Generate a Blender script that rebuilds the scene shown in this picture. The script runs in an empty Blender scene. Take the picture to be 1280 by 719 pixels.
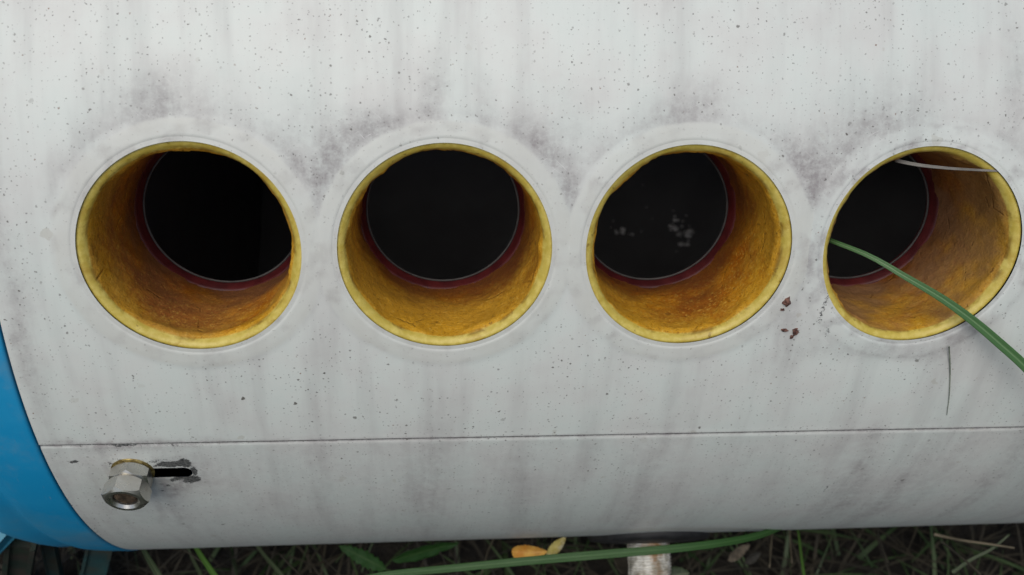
import bpy, bmesh, math, random
import numpy as np
from mathutils import Matrix, Vector

# ------------------------------------------------------------------ frames and units
# The tank is measured in millimetres in its own frame: x along the axis (right), y up the
# shell and z straight out of the row of tube sockets.  T() takes that frame to world metres.
R = 193.55                       # outer radius of the shell
TILT = math.radians(27)          # the sockets face 27 degrees above the horizon
CLEAR = 26.0                     # gap between shell and ground
ZA = R + CLEAR                   # height of the tank's axis
PITCH = 75.0                     # spacing of the sockets
MM = 0.001
CT, ST = math.cos(TILT), math.sin(TILT)

def T(P):
    P = np.asarray(P, float).reshape(-1, 3)
    y, z = P[:, 1], P[:, 2] + R
    return np.stack([P[:, 0], ST * y - CT * z, CT * y + ST * z + ZA], 1) * MM

S = bpy.context.scene
COL = S.collection

# ------------------------------------------------------------------ camera
cd = bpy.data.cameras.new("camera")
cam = bpy.data.objects.new("camera", cd)
COL.objects.link(cam)
cd.sensor_width = 36.0
cd.lens = 1157.70 / 1280.0 * 36.0
cd.clip_start = 0.01
cd.clip_end = 500.0
cd.dof.use_dof = True
cd.dof.focus_distance = 0.295
cd.dof.aperture_fstop = 15.0
rx, ry, rz = -0.336014, -0.083763, 0.021916
Mx = Matrix.Rotation(rz, 3, 'Z') @ Matrix.Rotation(ry, 3, 'Y') @ Matrix.Rotation(rx, 3, 'X')
Bw = Matrix(((1, 0, 0), (0, ST, -CT), (0, CT, ST)))
cam_p = T([[70.811, 81.387, 267.559]])[0]
cam.matrix_world = Matrix.Translation(Vector(cam_p)) @ (Bw @ Mx).to_4x4()
S.camera = cam

# ------------------------------------------------------------------ light: overcast daylight
w = bpy.data.worlds.new("World")
S.world = w
w.use_nodes = True
nt = w.node_tree
bg = nt.nodes["Background"]
sky = nt.nodes.new("ShaderNodeTexSky")
sky.sky_type = 'NISHITA'
sky.sun_disc = False
SUN_EL, SUN_AZ = math.radians(60), math.radians(200)     # compass bearing of the sun, 180 = behind the camera
sky.sun_elevation = SUN_EL
sky.sun_rotation = SUN_AZ
sky.air_density = 1.0
sky.dust_density = 3.0
sky.ozone_density = 1.0
nt.links.new(sky.outputs[0], bg.inputs[0])
bg.inputs[1].default_value = 0.084
sl = bpy.data.lights.new("sun", 'SUN')
sl.energy = 1.5
sl.angle = math.radians(50)
sl.color = (1.0, 0.955, 0.885)
so = bpy.data.objects.new("sun", sl)
COL.objects.link(so)
sd = Vector((math.sin(SUN_AZ) * math.cos(SUN_EL), math.cos(SUN_AZ) * math.cos(SUN_EL), math.sin(SUN_EL)))
so.rotation_euler = sd.to_track_quat('Z', 'Y').to_euler()
so.location = sd * 5
S.view_settings.view_transform = 'Standard'
S.view_settings.look = 'None'
S.view_settings.exposure = 0.07
S.view_settings.gamma = 1.0
S.render.engine = 'CYCLES'
S.cycles.max_bounces = 8
S.cycles.diffuse_bounces = 5
S.cycles.glossy_bounces = 5

# ------------------------------------------------------------------ helpers
rnd = random.Random(7)

def tag(o, label=None, cat=None, group=None, kind=None):
    if label: o['label'] = label
    if cat: o['category'] = cat
    if group: o['group'] = group
    if kind: o['kind'] = kind
    return o

def mesh_obj(name, V, F, mat, parent=None, smooth=True, uv=None, normals=None, attrs=None, mats=None, fmat=None):
    """V in world metres; F list of faces."""
    me = bpy.data.meshes.new(name)
    V = np.asarray(V, float).reshape(-1, 3)
    if isinstance(F, np.ndarray):
        F = F.tolist()
    me.from_pydata(V.tolist(), [], F)
    for m in (mats or [mat]):
        me.materials.append(m)
    if fmat is not None:
        me.polygons.foreach_set('material_index', np.asarray(fmat, np.int32))
    if smooth:
        me.polygons.foreach_set('use_smooth', np.ones(len(me.polygons), bool))
    if uv is not None or attrs:
        li = np.empty(len(me.loops), np.int32)
        me.loops.foreach_get('vertex_index', li)
    if uv is not None:
        l = me.uv_layers.new(name='UVMap')
        l.data.foreach_set('uv', np.asarray(uv, np.float32)[li].ravel())
    for k, a in (attrs or {}).items():
        at = me.attributes.new(k, 'FLOAT', 'POINT')
        at.data.foreach_set('value', np.asarray(a, np.float32))
    me.update()
    if normals is not None:
        me.normals_split_custom_set_from_vertices(np.asarray(normals).tolist())
    o = bpy.data.objects.new(name, me)
    COL.objects.link(o)
    if parent is not None:
        o.parent = parent
        o.matrix_parent_inverse = parent_inv(parent)
    return o

def parent_inv(p):
    # only roots carry a location; a part's own frame is the world's
    return Matrix.Translation(-p.location)

def empty(name, loc):
    o = bpy.data.objects.new(name, None)
    o.empty_display_size = 0.02
    o.location = loc
    COL.objects.link(o)
    return o

def _hash(i, j, seed):
    n = (i.astype(np.int64) * 374761393 + j.astype(np.int64) * 668265263 + seed * 974711) & 0x7fffffff
    n = ((n ^ (n >> 13)) * 1274126177) & 0x7fffffff
    return ((n ^ (n >> 16)) & 0xffff) / 65535.0

def vnoise(x, y, seed=0):
    x = np.asarray(x, float); y = np.asarray(y, float)
    i, j = np.floor(x), np.floor(y)
    fx, fy = x - i, y - j
    fx = fx * fx * (3 - 2 * fx); fy = fy * fy * (3 - 2 * fy)
    a, b = _hash(i, j, seed), _hash(i + 1, j, seed)
    c, d = _hash(i, j + 1, seed), _hash(i + 1, j + 1, seed)
    return (a * (1 - fx) + b * fx) * (1 - fy) + (c * (1 - fx) + d * fx) * fy

def fbm(x, y, seed=0, o=4):
    s, a, t = 0, 0.5, 0
    for k in range(o):
        s = s + a * vnoise(x * 2 ** k, y * 2 ** k, seed + k * 17); t += a; a *= 0.5
    return s / t

def sstep(a, b, x):
    t = np.clip((x - a) / (b - a), 0, 1)
    return t * t * (3 - 2 * t)

def grid_faces(n, m, wrap=False, off=0):
    """faces of an n x m vertex grid, wrapping in the second index when asked"""
    i = np.arange(n - 1)[:, None]
    j = np.arange(m if wrap else m - 1)[None, :]
    j2 = (j + 1) % m
    a = i * m + j; b = i * m + j2; c = (i + 1) * m + j2; d = (i + 1) * m + j
    return np.stack(np.broadcast_arrays(a, b, c, d), -1).reshape(-1, 4) + off

# ------------------------------------------------------------------ materials
def material(name, rough=0.5, metal=0.0, color=(0.5, 0.5, 0.5), spec=0.5):
    m = bpy.data.materials.new(name)
    m.use_nodes = True
    b = m.node_tree.nodes["Principled BSDF"]
    b.inputs['Base Color'].default_value = (*color, 1)
    b.inputs['Roughness'].default_value = rough
    b.inputs['Metallic'].default_value = metal
    b.inputs['Specular IOR Level'].default_value = spec
    return m, m.node_tree, b

class N:
    """small node builder"""
    def __init__(s, t): s.t = t
    def add(s, typ, **kw):
        n = s.t.nodes.new(typ)
        for k, v in kw.items():
            setattr(n, k, v)
        return n
    def link(s, a, b): s.t.links.new(a, b)
    def val(s, sock, v):
        if isinstance(v, bpy.types.NodeSocket): s.link(v, sock)
        else: sock.default_value = v
    def math(s, op, a, b=None, c=None, clamp=False):
        n = s.add("ShaderNodeMath", operation=op); n.use_clamp = clamp
        s.val(n.inputs[0], a)
        if b is not None: s.val(n.inputs[1], b)
        if c is not None: s.val(n.inputs[2], c)
        return n.outputs[0]
    def mix(s, f, a, b, mode='MIX'):
        n = s.add("ShaderNodeMix", data_type='RGBA', blend_type=mode)
        s.val(n.inputs[0], f)
        for sock, v in ((n.inputs[6], a), (n.inputs[7], b)):
            s.val(sock, v if isinstance(v, bpy.types.NodeSocket) else (*v, 1))
        return n.outputs[2]
    def noise(s, vec, scale, detail=4, rough=0.55, dist=0.0):
        n = s.add("ShaderNodeTexNoise"); n.inputs['Scale'].default_value = scale
        n.inputs['Detail'].default_value = detail; n.inputs['Roughness'].default_value = rough
        n.inputs['Distortion'].default_value = dist
        if vec is not None: s.link(vec, n.inputs['Vector'])
        return n.outputs[0]
    def ramp(s, x, a, b, lo=0.0, hi=1.0):
        n = s.add("ShaderNodeMapRange", interpolation_type='SMOOTHSTEP')
        s.val(n.inputs[0], x)
        for k, v in zip((1, 2, 3, 4), (a, b, lo, hi)): n.inputs[k].default_value = v
        return n.outputs[0]
    def mapping(s, vec, scale=(1, 1, 1), loc=(0, 0, 0), rot=(0, 0, 0)):
        n = s.add("ShaderNodeMapping"); s.link(vec, n.inputs[0])
        n.inputs['Scale'].default_value = scale; n.inputs['Location'].default_value = loc; n.inputs['Rotation'].default_value = rot
        return n.outputs[0]
    def bump(s, h, strength, dist, normal=None):
        n = s.add("ShaderNodeBump"); s.link(h, n.inputs['Height'])
        s.val(n.inputs['Strength'], strength); n.inputs['Distance'].default_value = dist
        if normal is not None: s.link(normal, n.inputs['Normal'])
        return n.outputs[0]

def uvnode(n): return n.add("ShaderNodeTexCoord").outputs['UV']
def objnode(n): return n.add("ShaderNodeTexCoord").outputs['Object']
def attr(n, name): return n.add("ShaderNodeAttribute", attribute_name=name).outputs['Fac']

def specks(n, uv, cell, rmax, seed, power=3.0, keep=1.0):
    """1 inside randomly sized specks scattered over the surface (uv in millimetres)"""
    v = n.add("ShaderNodeTexVoronoi", voronoi_dimensions='2D', feature='F1')
    wob = n.noise(n.mapping(uv, (1, 1, 1), (seed, 0, 0)), 2.2 / max(rmax, 0.2) * 0.4, 2)
    wn = n.add("ShaderNodeTexNoise"); wn.inputs['Scale'].default_value = 1.1 / max(rmax, .25) * .5; wn.inputs['Detail'].default_value = 2
    n.link(uv, wn.inputs['Vector'])
    wv = n.add("ShaderNodeVectorMath", operation='MULTIPLY_ADD'); n.link(wn.outputs['Color'], wv.inputs[0])
    wv.inputs[1].default_value = (rmax * 2.2, rmax * 2.2, 0); n.link(uv, wv.inputs[2])
    mp = n.mapping(wv.outputs[0], (1 / cell, 1 / cell, 1), (seed * 3.7, seed * 1.3, 0))
    n.link(mp, v.inputs['Vector'])
    v.inputs['Scale'].default_value = 1.0
    sep = n.add("ShaderNodeSeparateColor"); n.link(v.outputs['Color'], sep.inputs[0])
    rr = n.math('MULTIPLY', n.math('POWER', sep.outputs[0], power), rmax / cell)
    rr = n.math('MULTIPLY', rr, n.math('MULTIPLY_ADD', wob, 1.6, 0.2))
    d = n.math('SUBTRACT', rr, v.outputs['Distance'])
    f = n.ramp(d, -0.01, 0.12 / cell)
    on = n.math('LESS_THAN', sep.outputs[1], keep)
    tone = n.math('MULTIPLY_ADD', sep.outputs[2], 0.7, 0.3)
    return n.math('MULTIPLY', n.math('MULTIPLY', f, on), tone)

def mat_shell():
    m, t, b = material("weathered_white_enamel", 0.42)
    n = N(t); uv = uvnode(n)
    streak = n.noise(n.mapping(uv, (0.085, 0.011, 1)), 1.0, 4, 0.55)
    fine = n.noise(n.mapping(uv, (0.9, 0.03, 1), (31, 5, 0)), 1.0, 4, 0.6)
    cloud = n.noise(uv, 0.035, 4, 0.6)
    grain = n.noise(uv, 1.3, 4, 0.65)
    g = attr(n, "grime")
    wipe = n.noise(n.mapping(uv, (0.30, 0.05, 1), (7, 3, 0)), 1.0, 5, 0.65)
    mott = n.noise(uv, 0.30, 5, 0.7)
    g2 = n.math('MULTIPLY', g, n.math('MULTIPLY_ADD', grain, 0.6, 0.42))
    g2 = n.math('MULTIPLY', g2, n.math('MULTIPLY_ADD', n.ramp(wipe, 0.3, 0.7), 0.35, 0.82))
    g2 = n.math('MULTIPLY', g2, n.math('MULTIPLY_ADD', n.ramp(mott, 0.35, 0.6), 0.5, 0.65))
    s = n.math('MULTIPLY', n.ramp(streak, 0.44, 0.78), 0.30)
    s = n.math('ADD', s, n.math('MULTIPLY', n.ramp(fine, 0.5, 0.8), 0.05))
    s = n.math('ADD', s, n.math('MULTIPLY', n.ramp(cloud, 0.42, 0.72), 0.16))
    gt = n.math('ADD', s, g2, clamp=True)
    paint = n.mix(n.ramp(cloud, 0.3, 0.7), (0.665, 0.722, 0.682), (0.71, 0.732, 0.695))
    col = n.mix(gt, paint, (0.315, 0.30, 0.298))
    # scuffs that show the paler paint again
    sc = n.noise(n.mapping(n.mapping(uv, (1, 1, 1), (0, 0, 0), (0, 0, 0.75)), (0.10, 1.8, 1), (3, 9, 0)), 1.0, 3, 0.7)
    sc = n.math('MAXIMUM', sc, n.noise(n.mapping(n.mapping(uv, (1, 1, 1), (0, 0, 0), (0, 0, -0.5)), (0.12, 2.0, 1), (13, 5, 0)), 1.0, 3, 0.7))
    col = n.mix(n.math('MULTIPLY', n.ramp(sc, 0.64, 0.72), n.math('MULTIPLY', gt, 1.1, clamp=True)), col, (0.78, 0.78, 0.76))
    # fly specks and soot spots
    sp = specks(n, uv, 2.8, 0.38, 1.0, 2.2, 0.85)
    sp = n.math('MAXIMUM', sp, n.math('MULTIPLY', specks(n, uv, 1.5, 0.29, 5.0, 1.5, 0.7), 0.85))
    patchy = n.ramp(n.noise(n.mapping(uv, (0.05, 0.04, 1), (17, 2, 0)), 1.0, 4, 0.65), 0.36, 0.60)
    sp = n.math('MULTIPLY', sp, n.math('MULTIPLY_ADD', patchy, 0.65, 0.42))
    sp = n.math('MAXIMUM', sp, specks(n, uv, 17.0, 0.6, 9.0, 2.0, 0.7))
    col = n.mix(n.math('MULTIPLY', sp, 0.9), col, (0.10, 0.095, 0.08))
    soft = specks(n, n.mapping(uv, (1, 1, 1), (4, 2, 0)), 26.0, 1.7, 13.0, 1.2, 0.5)
    col = n.mix(n.math('MULTIPLY', soft, 0.3), col, (0.33, 0.29, 0.2))
    rustf = specks(n, uv, 7.0, 0.3, 21.0, 1.5, 0.35)
    col = n.mix(rustf, col, (0.19, 0.10, 0.055))
    # worn-through paint
    chip = attr(n, "chip")
    cf = n.ramp(n.math('ADD', chip, n.math('ADD', n.math('MULTIPLY_ADD', n.noise(uv, 0.8, 5, 0.75), 1.3, -0.65), n.math('MULTIPLY_ADD', n.noise(uv, 2.6, 3, 0.7), 0.7, -0.35))), 0.46, 0.54)
    col = n.mix(cf, col, n.mix(n.ramp(grain, 0.35, 0.65), (0.035, 0.036, 0.036), (0.16, 0.165, 0.16)))
    pale = attr(n, "pale")
    col = n.mix(pale, col, (0.61, 0.625, 0.575))
    n.link(col, b.inputs['Base Color'])
    r = n.math('MULTIPLY_ADD', gt, 0.25, 0.40)
    n.link(r, b.inputs['Roughness'])
    h = n.math('ADD', n.math('MULTIPLY', grain, 0.05), n.math('MULTIPLY', sp, 0.25))
    h = n.math('SUBTRACT', h, n.math('MULTIPLY', cf, 0.3))
    h = n.math('ADD', h, n.math('MULTIPLY', n.noise(uv, 0.12, 2), 0.5))
    n.link(n.bump(h, 0.35, 0.0006), b.inputs['Normal'])
    return m

def mat_foam():
    """one material for a foam collar: 'depth' runs 0 at the cut rim to 1 on the amber skin of the bore"""
    m, t, b = material("aged_polyurethane_foam", 0.5)
    n = N(t); o = objnode(n)
    d = attr(n, "skin")
    n1 = n.noise(o, 90, 5, 0.65, 0.4); n2 = n.noise(o, 420, 4, 0.6); n3 = n.noise(o, 35, 3, 0.6)
    n4 = n.noise(o, 1050, 3, 0.7); n5 = n.noise(n.mapping(o, (1, 1, 1), (3, 1, 2)), 17, 3, 0.6)
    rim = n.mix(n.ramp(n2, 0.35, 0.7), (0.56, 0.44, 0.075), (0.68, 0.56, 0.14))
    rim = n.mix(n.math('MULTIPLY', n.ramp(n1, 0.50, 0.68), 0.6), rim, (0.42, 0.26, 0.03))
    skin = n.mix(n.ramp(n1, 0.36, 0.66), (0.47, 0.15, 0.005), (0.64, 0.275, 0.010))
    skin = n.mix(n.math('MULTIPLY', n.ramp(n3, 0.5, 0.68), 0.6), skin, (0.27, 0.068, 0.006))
    # gold cells in the worn skin, thicker near the mouth to paint its light
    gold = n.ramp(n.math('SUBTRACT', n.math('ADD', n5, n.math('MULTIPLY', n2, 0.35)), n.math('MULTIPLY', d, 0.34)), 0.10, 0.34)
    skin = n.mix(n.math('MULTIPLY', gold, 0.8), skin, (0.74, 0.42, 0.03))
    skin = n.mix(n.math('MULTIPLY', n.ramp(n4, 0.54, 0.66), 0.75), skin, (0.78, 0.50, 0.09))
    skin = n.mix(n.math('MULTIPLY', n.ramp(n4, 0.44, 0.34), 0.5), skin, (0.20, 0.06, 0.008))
    # shade deep in the bore, painted as browner skin towards the seal
    deep_shade = n.ramp(n.math('ADD', d, n.math('MULTIPLY_ADD', n3, 0.7, -0.35)), 1.32, 1.85)
    skin = n.mix(n.math('MULTIPLY', deep_shade, 0.85), skin, (0.12, 0.032, 0.010))
    dusty = n.math('MULTIPLY', attr(n, 'dust'), n.ramp(n3, 0.35, 0.6))
    skin = n.mix(dusty, skin, (0.30, 0.17, 0.085))
    v = n.add("ShaderNodeTexVoronoi", feature='DISTANCE_TO_EDGE')
    v.inputs['Scale'].default_value = 38
    n.link(n.mapping(o, (1, 1, 1)), v.inputs['Vector'])
    crack = n.math('MULTIPLY', n.ramp(v.outputs['Distance'], 0.0, 0.02, 1, 0), n.ramp(n1, 0.52, 0.62))
    skin = n.mix(n.math('MULTIPLY', crack, 0.4), skin, (0.12, 0.045, 0.01))
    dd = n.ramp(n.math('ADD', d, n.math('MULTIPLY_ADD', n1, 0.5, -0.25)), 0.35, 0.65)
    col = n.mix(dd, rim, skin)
    dirt = n.math('MULTIPLY', n.ramp(n.noise(o, 230, 4, 0.7), 0.63, 0.70), 0.6)
    col = n.mix(dirt, col, (0.13, 0.06, 0.015))
    brk = n.math('MULTIPLY', n.math('MULTIPLY', n.ramp(d, 0.02, 0.3), n.ramp(d, 0.9, 0.5)), n.ramp(n1, 0.45, 0.6))
    col = n.mix(n.math('MULTIPLY', brk, 0.6), col, (0.20, 0.10, 0.015))
    n.link(col, b.inputs['Base Color'])
    n.link(n.math('MULTIPLY_ADD', n2, 0.3, 0.28), b.inputs['Roughness'])
    b.inputs['Subsurface Weight'].default_value = 0.0
    h = n.math('ADD', n.math('MULTIPLY', n1, 0.5), n.math('MULTIPLY', n2, 0.5))
    h = n.math('ADD', h, n.math('MULTIPLY', n4, 0.28))
    h = n.math('SUBTRACT', h, n.math('MULTIPLY', crack, 0.4))
    n.link(n.bump(h, n.ramp(d, 0.1, 0.6, 0.2, 0.6), 0.0012), b.inputs['Normal'])
    return m

def mat_simple(name, ca, cb, scale, rough=0.5, metal=0.0, bump=0.2, bd=0.0005, lo=0.35, hi=0.65, dirt=None):
    m, t, b = material(name, rough, metal)
    n = N(t); o = objnode(n)
    x = n.noise(o, scale, 5, 0.6)
    col = n.mix(n.ramp(x, lo, hi), ca, cb)
    if dirt:
        col = n.mix(n.ramp(n.noise(o, scale * 0.35, 4, 0.65), 0.5, 0.7), col, dirt)
    n.link(col, b.inputs['Base Color'])
    n.link(n.math('MULTIPLY_ADD', n.noise(o, scale * 2, 3), 0.3, rough - 0.15), b.inputs['Roughness'])
    n.link(n.bump(n.noise(o, scale * 1.5, 5, 0.6), bump, bd), b.inputs['Normal'])
    return m

M = {}
M['shell'] = mat_shell()
M['foam'] = mat_foam()
M['seal'] = mat_simple("red_silicone", (0.05, 0.004, 0.006), (0.085, 0.007, 0.008), 120, 0.55, 0, 0.15)
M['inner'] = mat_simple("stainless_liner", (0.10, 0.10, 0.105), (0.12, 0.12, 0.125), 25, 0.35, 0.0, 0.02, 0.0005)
M['scale'] = mat_simple('painted_glint', (0.35, 0.36, 0.37), (0.92, 0.92, 0.92), 110, 0.7, 0, 0.6, 0.002)  # pale colour that stands in for reflected glints
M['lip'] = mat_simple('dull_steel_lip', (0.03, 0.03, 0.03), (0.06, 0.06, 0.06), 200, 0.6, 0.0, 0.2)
M['blue'] = mat_simple("blue_plastic_coating", (0.008, 0.275, 0.55), (0.018, 0.31, 0.58), 25, 0.45, 0, 0.15, 0.0003, dirt=(0.05, 0.265, 0.44))
_t = M['blue'].node_tree; _n = N(_t); _b = _t.nodes['Principled BSDF']
_src = _b.inputs['Base Color'].links[0].from_socket
_o = objnode(_n)
_d = _n.math('MULTIPLY', _n.ramp(_n.noise(_o, 45, 6, 0.7), 0.48, 0.72), 0.30)
_sc = _n.math('MULTIPLY', _n.ramp(_n.noise(_n.mapping(_o, (900, 60, 90)), 1.0, 3, 0.7), 0.66, 0.74), 0.45)
_n.link(_n.mix(_n.math('MAXIMUM', _d, _sc), _src, (0.20, 0.32, 0.38)), _b.inputs['Base Color'])
M['zinc'] = mat_simple("zinc_plated_steel", (0.56, 0.55, 0.50), (0.66, 0.65, 0.60), 120, 0.30, 0.92, 0.08, 0.0002, dirt=(0.46, 0.43, 0.36))
M['brass'] = mat_simple('yellowed_zinc', (0.16, 0.11, 0.03), (0.45, 0.36, 0.14), 500, 0.45, 0.7, 0.5, 0.0003)
M['rustbolt'] = mat_simple("rusty_stud_end", (0.035, 0.024, 0.016), (0.12, 0.085, 0.055), 600, 0.7, 0.3, 0.5, 0.0003)
M['galv'] = mat_simple("weathered_galvanised_thread", (0.40, 0.38, 0.31), (0.80, 0.79, 0.74), 260, 0.5, 0.25, 0.7, 0.0008, dirt=(0.36, 0.21, 0.09))
M['rubber'] = mat_simple("black_rubber", (0.012, 0.012, 0.013), (0.02, 0.02, 0.021), 150, 0.6, 0, 0.2)
M['rust'] = mat_simple("rust_scab", (0.055, 0.022, 0.018), (0.22, 0.11, 0.08), 900, 0.85, 0, 0.8, 0.0006)
M['flake'] = mat_simple("soot_flake", (0.06, 0.058, 0.05), (0.16, 0.15, 0.12), 700, 0.8, 0, 0.5, 0.0003)
M['teal'] = mat_simple("mossy_teal_paint", (0.012, 0.06, 0.07), (0.03, 0.10, 0.10), 40, 0.6, 0, 0.3, 0.0006, dirt=(0.06, 0.05, 0.032))
M['mossy'] = mat_simple('mossy_rusted_steel', (0.018, 0.035, 0.024), (0.05, 0.042, 0.032), 70, 0.8, 0, 0.5, 0.001, dirt=(0.025, 0.05, 0.028))
M['cyan'] = mat_simple('cyan_paint', (0.02, 0.20, 0.30), (0.04, 0.25, 0.34), 50, 0.45, 0, 0.2)
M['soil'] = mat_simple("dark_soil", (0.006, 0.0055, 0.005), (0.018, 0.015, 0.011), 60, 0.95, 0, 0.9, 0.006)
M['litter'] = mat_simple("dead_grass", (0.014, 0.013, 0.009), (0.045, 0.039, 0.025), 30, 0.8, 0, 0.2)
M['straw'] = mat_simple("dry_straw", (0.07, 0.06, 0.038), (0.16, 0.135, 0.09), 60, 0.7, 0, 0.2)
M['greystalk'] = mat_simple("grey_dry_stalk", (0.12, 0.115, 0.105), (0.22, 0.21, 0.19), 90, 0.7, 0, 0.2)
M['hair'] = mat_simple("dark_awn", (0.12, 0.15, 0.11), (0.3, 0.33, 0.26), 200, 0.6, 0, 0.2)
M['deadleaf'] = mat_simple('crumpled_dead_leaf', (0.05, 0.042, 0.03), (0.15, 0.125, 0.09), 220, 0.8, 0, 0.6, 0.001)
M['yellowleaf'] = mat_simple("withered_yellow_leaf", (0.50, 0.22, 0.03), (0.62, 0.38, 0.08), 130, 0.6, 0, 0.5, 0.0008, dirt=(0.30, 0.12, 0.02))
M['paleleaf'] = mat_simple("greenish_yellow_leaf", (0.40, 0.33, 0.07), (0.55, 0.47, 0.16), 150, 0.6, 0, 0.4, 0.0006, dirt=(0.62, 0.60, 0.50))

def mat_blade(name, edge, mid, streakc):
    m, t, b = material(name, 0.45)
    n = N(t); uv = uvnode(n)
    sep = n.add("ShaderNodeSeparateXYZ"); n.link(uv, sep.inputs[0])
    x = n.math('ABSOLUTE', n.math('SUBTRACT', sep.outputs[0], 0.5))
    col = n.mix(n.ramp(x, 0.02, 0.11), mid, edge)
    veins = n.noise(n.mapping(uv, (26, 0.6, 1)), 1.0, 3, 0.6)
    col = n.mix(n.math('MULTIPLY', n.ramp(veins, 0.4, 0.7), 0.55), col, streakc)
    n.link(col, b.inputs['Base Color'])
    n.link(n.bump(veins, 0.4, 0.0004), b.inputs['Normal'])
    tr = n.add("ShaderNodeBsdfTranslucent"); n.link(col, tr.inputs['Color'])
    mx = n.add("ShaderNodeMixShader"); mx.inputs[0].default_value = 0.25
    n.link(b.outputs[0], mx.inputs[1]); n.link(tr.outputs[0], mx.inputs[2])
    n.link(mx.outputs[0], t.nodes["Material Output"].inputs['Surface'])
    return m
M['blade'] = mat_blade("fresh_grass_blade", (0.075, 0.19, 0.06), (0.22, 0.36, 0.17), (0.12, 0.25, 0.10))
M['blade_shade'] = mat_blade('shade_painted_blade', (0.028, 0.09, 0.016), (0.055, 0.14, 0.035), (0.04, 0.115, 0.025))  # darker copy of the blade, with the belly's shade in its colour
M['blade_dull'] = mat_blade("dull_grass_blade", (0.05, 0.075, 0.035), (0.11, 0.14, 0.07), (0.075, 0.095, 0.05))
M['blade_bright'] = mat_blade("bright_grass_blade", (0.07, 0.17, 0.025), (0.13, 0.26, 0.06), (0.10, 0.20, 0.045))
M['leaf'] = mat_blade("broad_green_leaf", (0.022, 0.075, 0.014), (0.05, 0.11, 0.03), (0.035, 0.09, 0.02))
M['shadegrass'] = mat_simple('shaded_grass', (0.018, 0.045, 0.012), (0.05, 0.085, 0.03), 20, 0.6, 0, 0.1)  # darker copy of the grass, the tank's shade put into its green
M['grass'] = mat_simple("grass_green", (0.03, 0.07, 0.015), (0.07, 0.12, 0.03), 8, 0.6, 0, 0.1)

# ------------------------------------------------------------------ the tank
K = 6                                   # sockets along the tank; four fall in the photograph
X0, X1 = -57.3, 432.0                   # the ends of the white shell
TANK = empty("water_heater_tank", tuple(T([[187, 0, -R]])[0] * np.array([1, 1, 0])))
tag(TANK, "long white enamelled tank with a row of yellow foam-lined round sockets", "tank")

def seam_v(u): return -71.3 - 0.003 * (u + 55)
VH = 44.0                                # half height of a socket's patch

SMUDGE = [  # u, v, su, sv, strength: soot and hand marks on the paint
    (-8, 42, 8, 6, .50), (-3, 46, 5, 9, .22), (12, 44, 6, 7, .18), (72, 43.5, 3.2, 9, .62), (85.5, 40, 2.4, 8, .38), (57, 37, 6, 4, .55),
    (44, 27, 5, 6, .55), (38, 18, 3, 8, .35), (50, 33, 5, 4, .5), (186, 22, 4, 8, .6), (184, 8, 2.5, 9, .4), (178, 28, 4, 6, .45), (150, 43, 9, 6, .40), (141, 39, 6, 4, .35),
    (215, 43, 9, 7, .34), (205, 38, 6, 4, .5), (249, 50, 2.6, 14, .45), (262, 40, 4, 16, .3), (109, 24, 5, 8, .48), (100, 33, 5, 5, .42), (113, 10, 2.2, 8, .35),
    (110, 40, 6, 10, .2), (192, 34, 6, 9, .32), (34, 36, 6, 10, .2), (30, 20, 2.6, 9, .26), (-52, 0, 1.6, 28, .36), (-53.5, -35, 1.8, 22, .45), (-49, -20, 2, 24, .22),
    (216, -37, 16, 2.8, .36), (231, -37, 10, 3, .34), (200, -33, 6, 4, .32), (189, -10, 3, 9, .25),
    (70, -110, 3.2, 42, .36), (62, -125, 2, 25, .18), (150, -108, 3, 36, .32), (143, -98, 2, 20, .2), (227, -96, 2.6, 18, .42), (233, -122, 3, 20, .50),
    (250, -118, 3.2, 30, .45), (262, -112, 3, 26, .32), (287, -118, 4, 34, .45), (240, -135, 9, 10, .35), (105, -130, 5, 30, .15), (28, -120, 4, 32, .13),
    (-28, -112, 1.5, 16, .45), (-22, -122, 1.5, 18, .40), (-35, -110, 2.4, 12, .22), (-20, -96, 4, 4.5, .75), (-21, -101, 3, 5, .5), (-12, -93, 5, 5, .45), (-16, -82, 7, 3, .5), (-38, -84, 2, 7, .4), (-45, -105, 2, 18, .25),
    (-24, -70.6, 16, 1.3, .75), (-30, -73, 9, 1.6, .6), (-44, -71, 9, .8, .5), (10, -71.3, 20, .8, .25), (225, -74, 3, 3, .4), (185.5, -24, 4, 5, .25), (188, -38, 1.2, 8, .28), (183.5, -38, .8, 9, .22),
    (-3, 61, 22, 5, -.06), (120, 60, 40, 8, -.05), (300, 30, 20, 40, .2), (345, 34, 14, 12, .4), (268, 20, 4, 14, .4)]
CHIPS = [(-13.6, -82.8, 2.6, 2.6, .95), (-17.5, -84.0, 5.0, 1.5, .95), (-11.0, -88, 1.3, 3.0, .8), (-12.2, -93.6, 2.8, 2.2, .9), (-16.5, -92.0, 4, 1.0, .75), (-21.5, -95, 1.0, .9, .6), (-49.2, -80.3, 2.0, .9, .62),
         (-24, -99.5, 3.0, 1.1, .55), (195.6, -20, 1.0, 7, .50), (199.5, -28, 1.4, 4, .48), (-30, -71.2, 6, .7, .62), (-14, -72.4, 6, .5, .55), (-22, -81.5, 5, .9, .5), (-41, -69, 1.2, .6, .5), (-37.5, -83, 1.0, 2.5, .5), (-31, -79.7, 7, .8, .5),
         (222, -109, .7, 5, .6), (221.6, -102, .4, 6, .5), (-4, -78.6, 1.0, .4, .5)]

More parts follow.
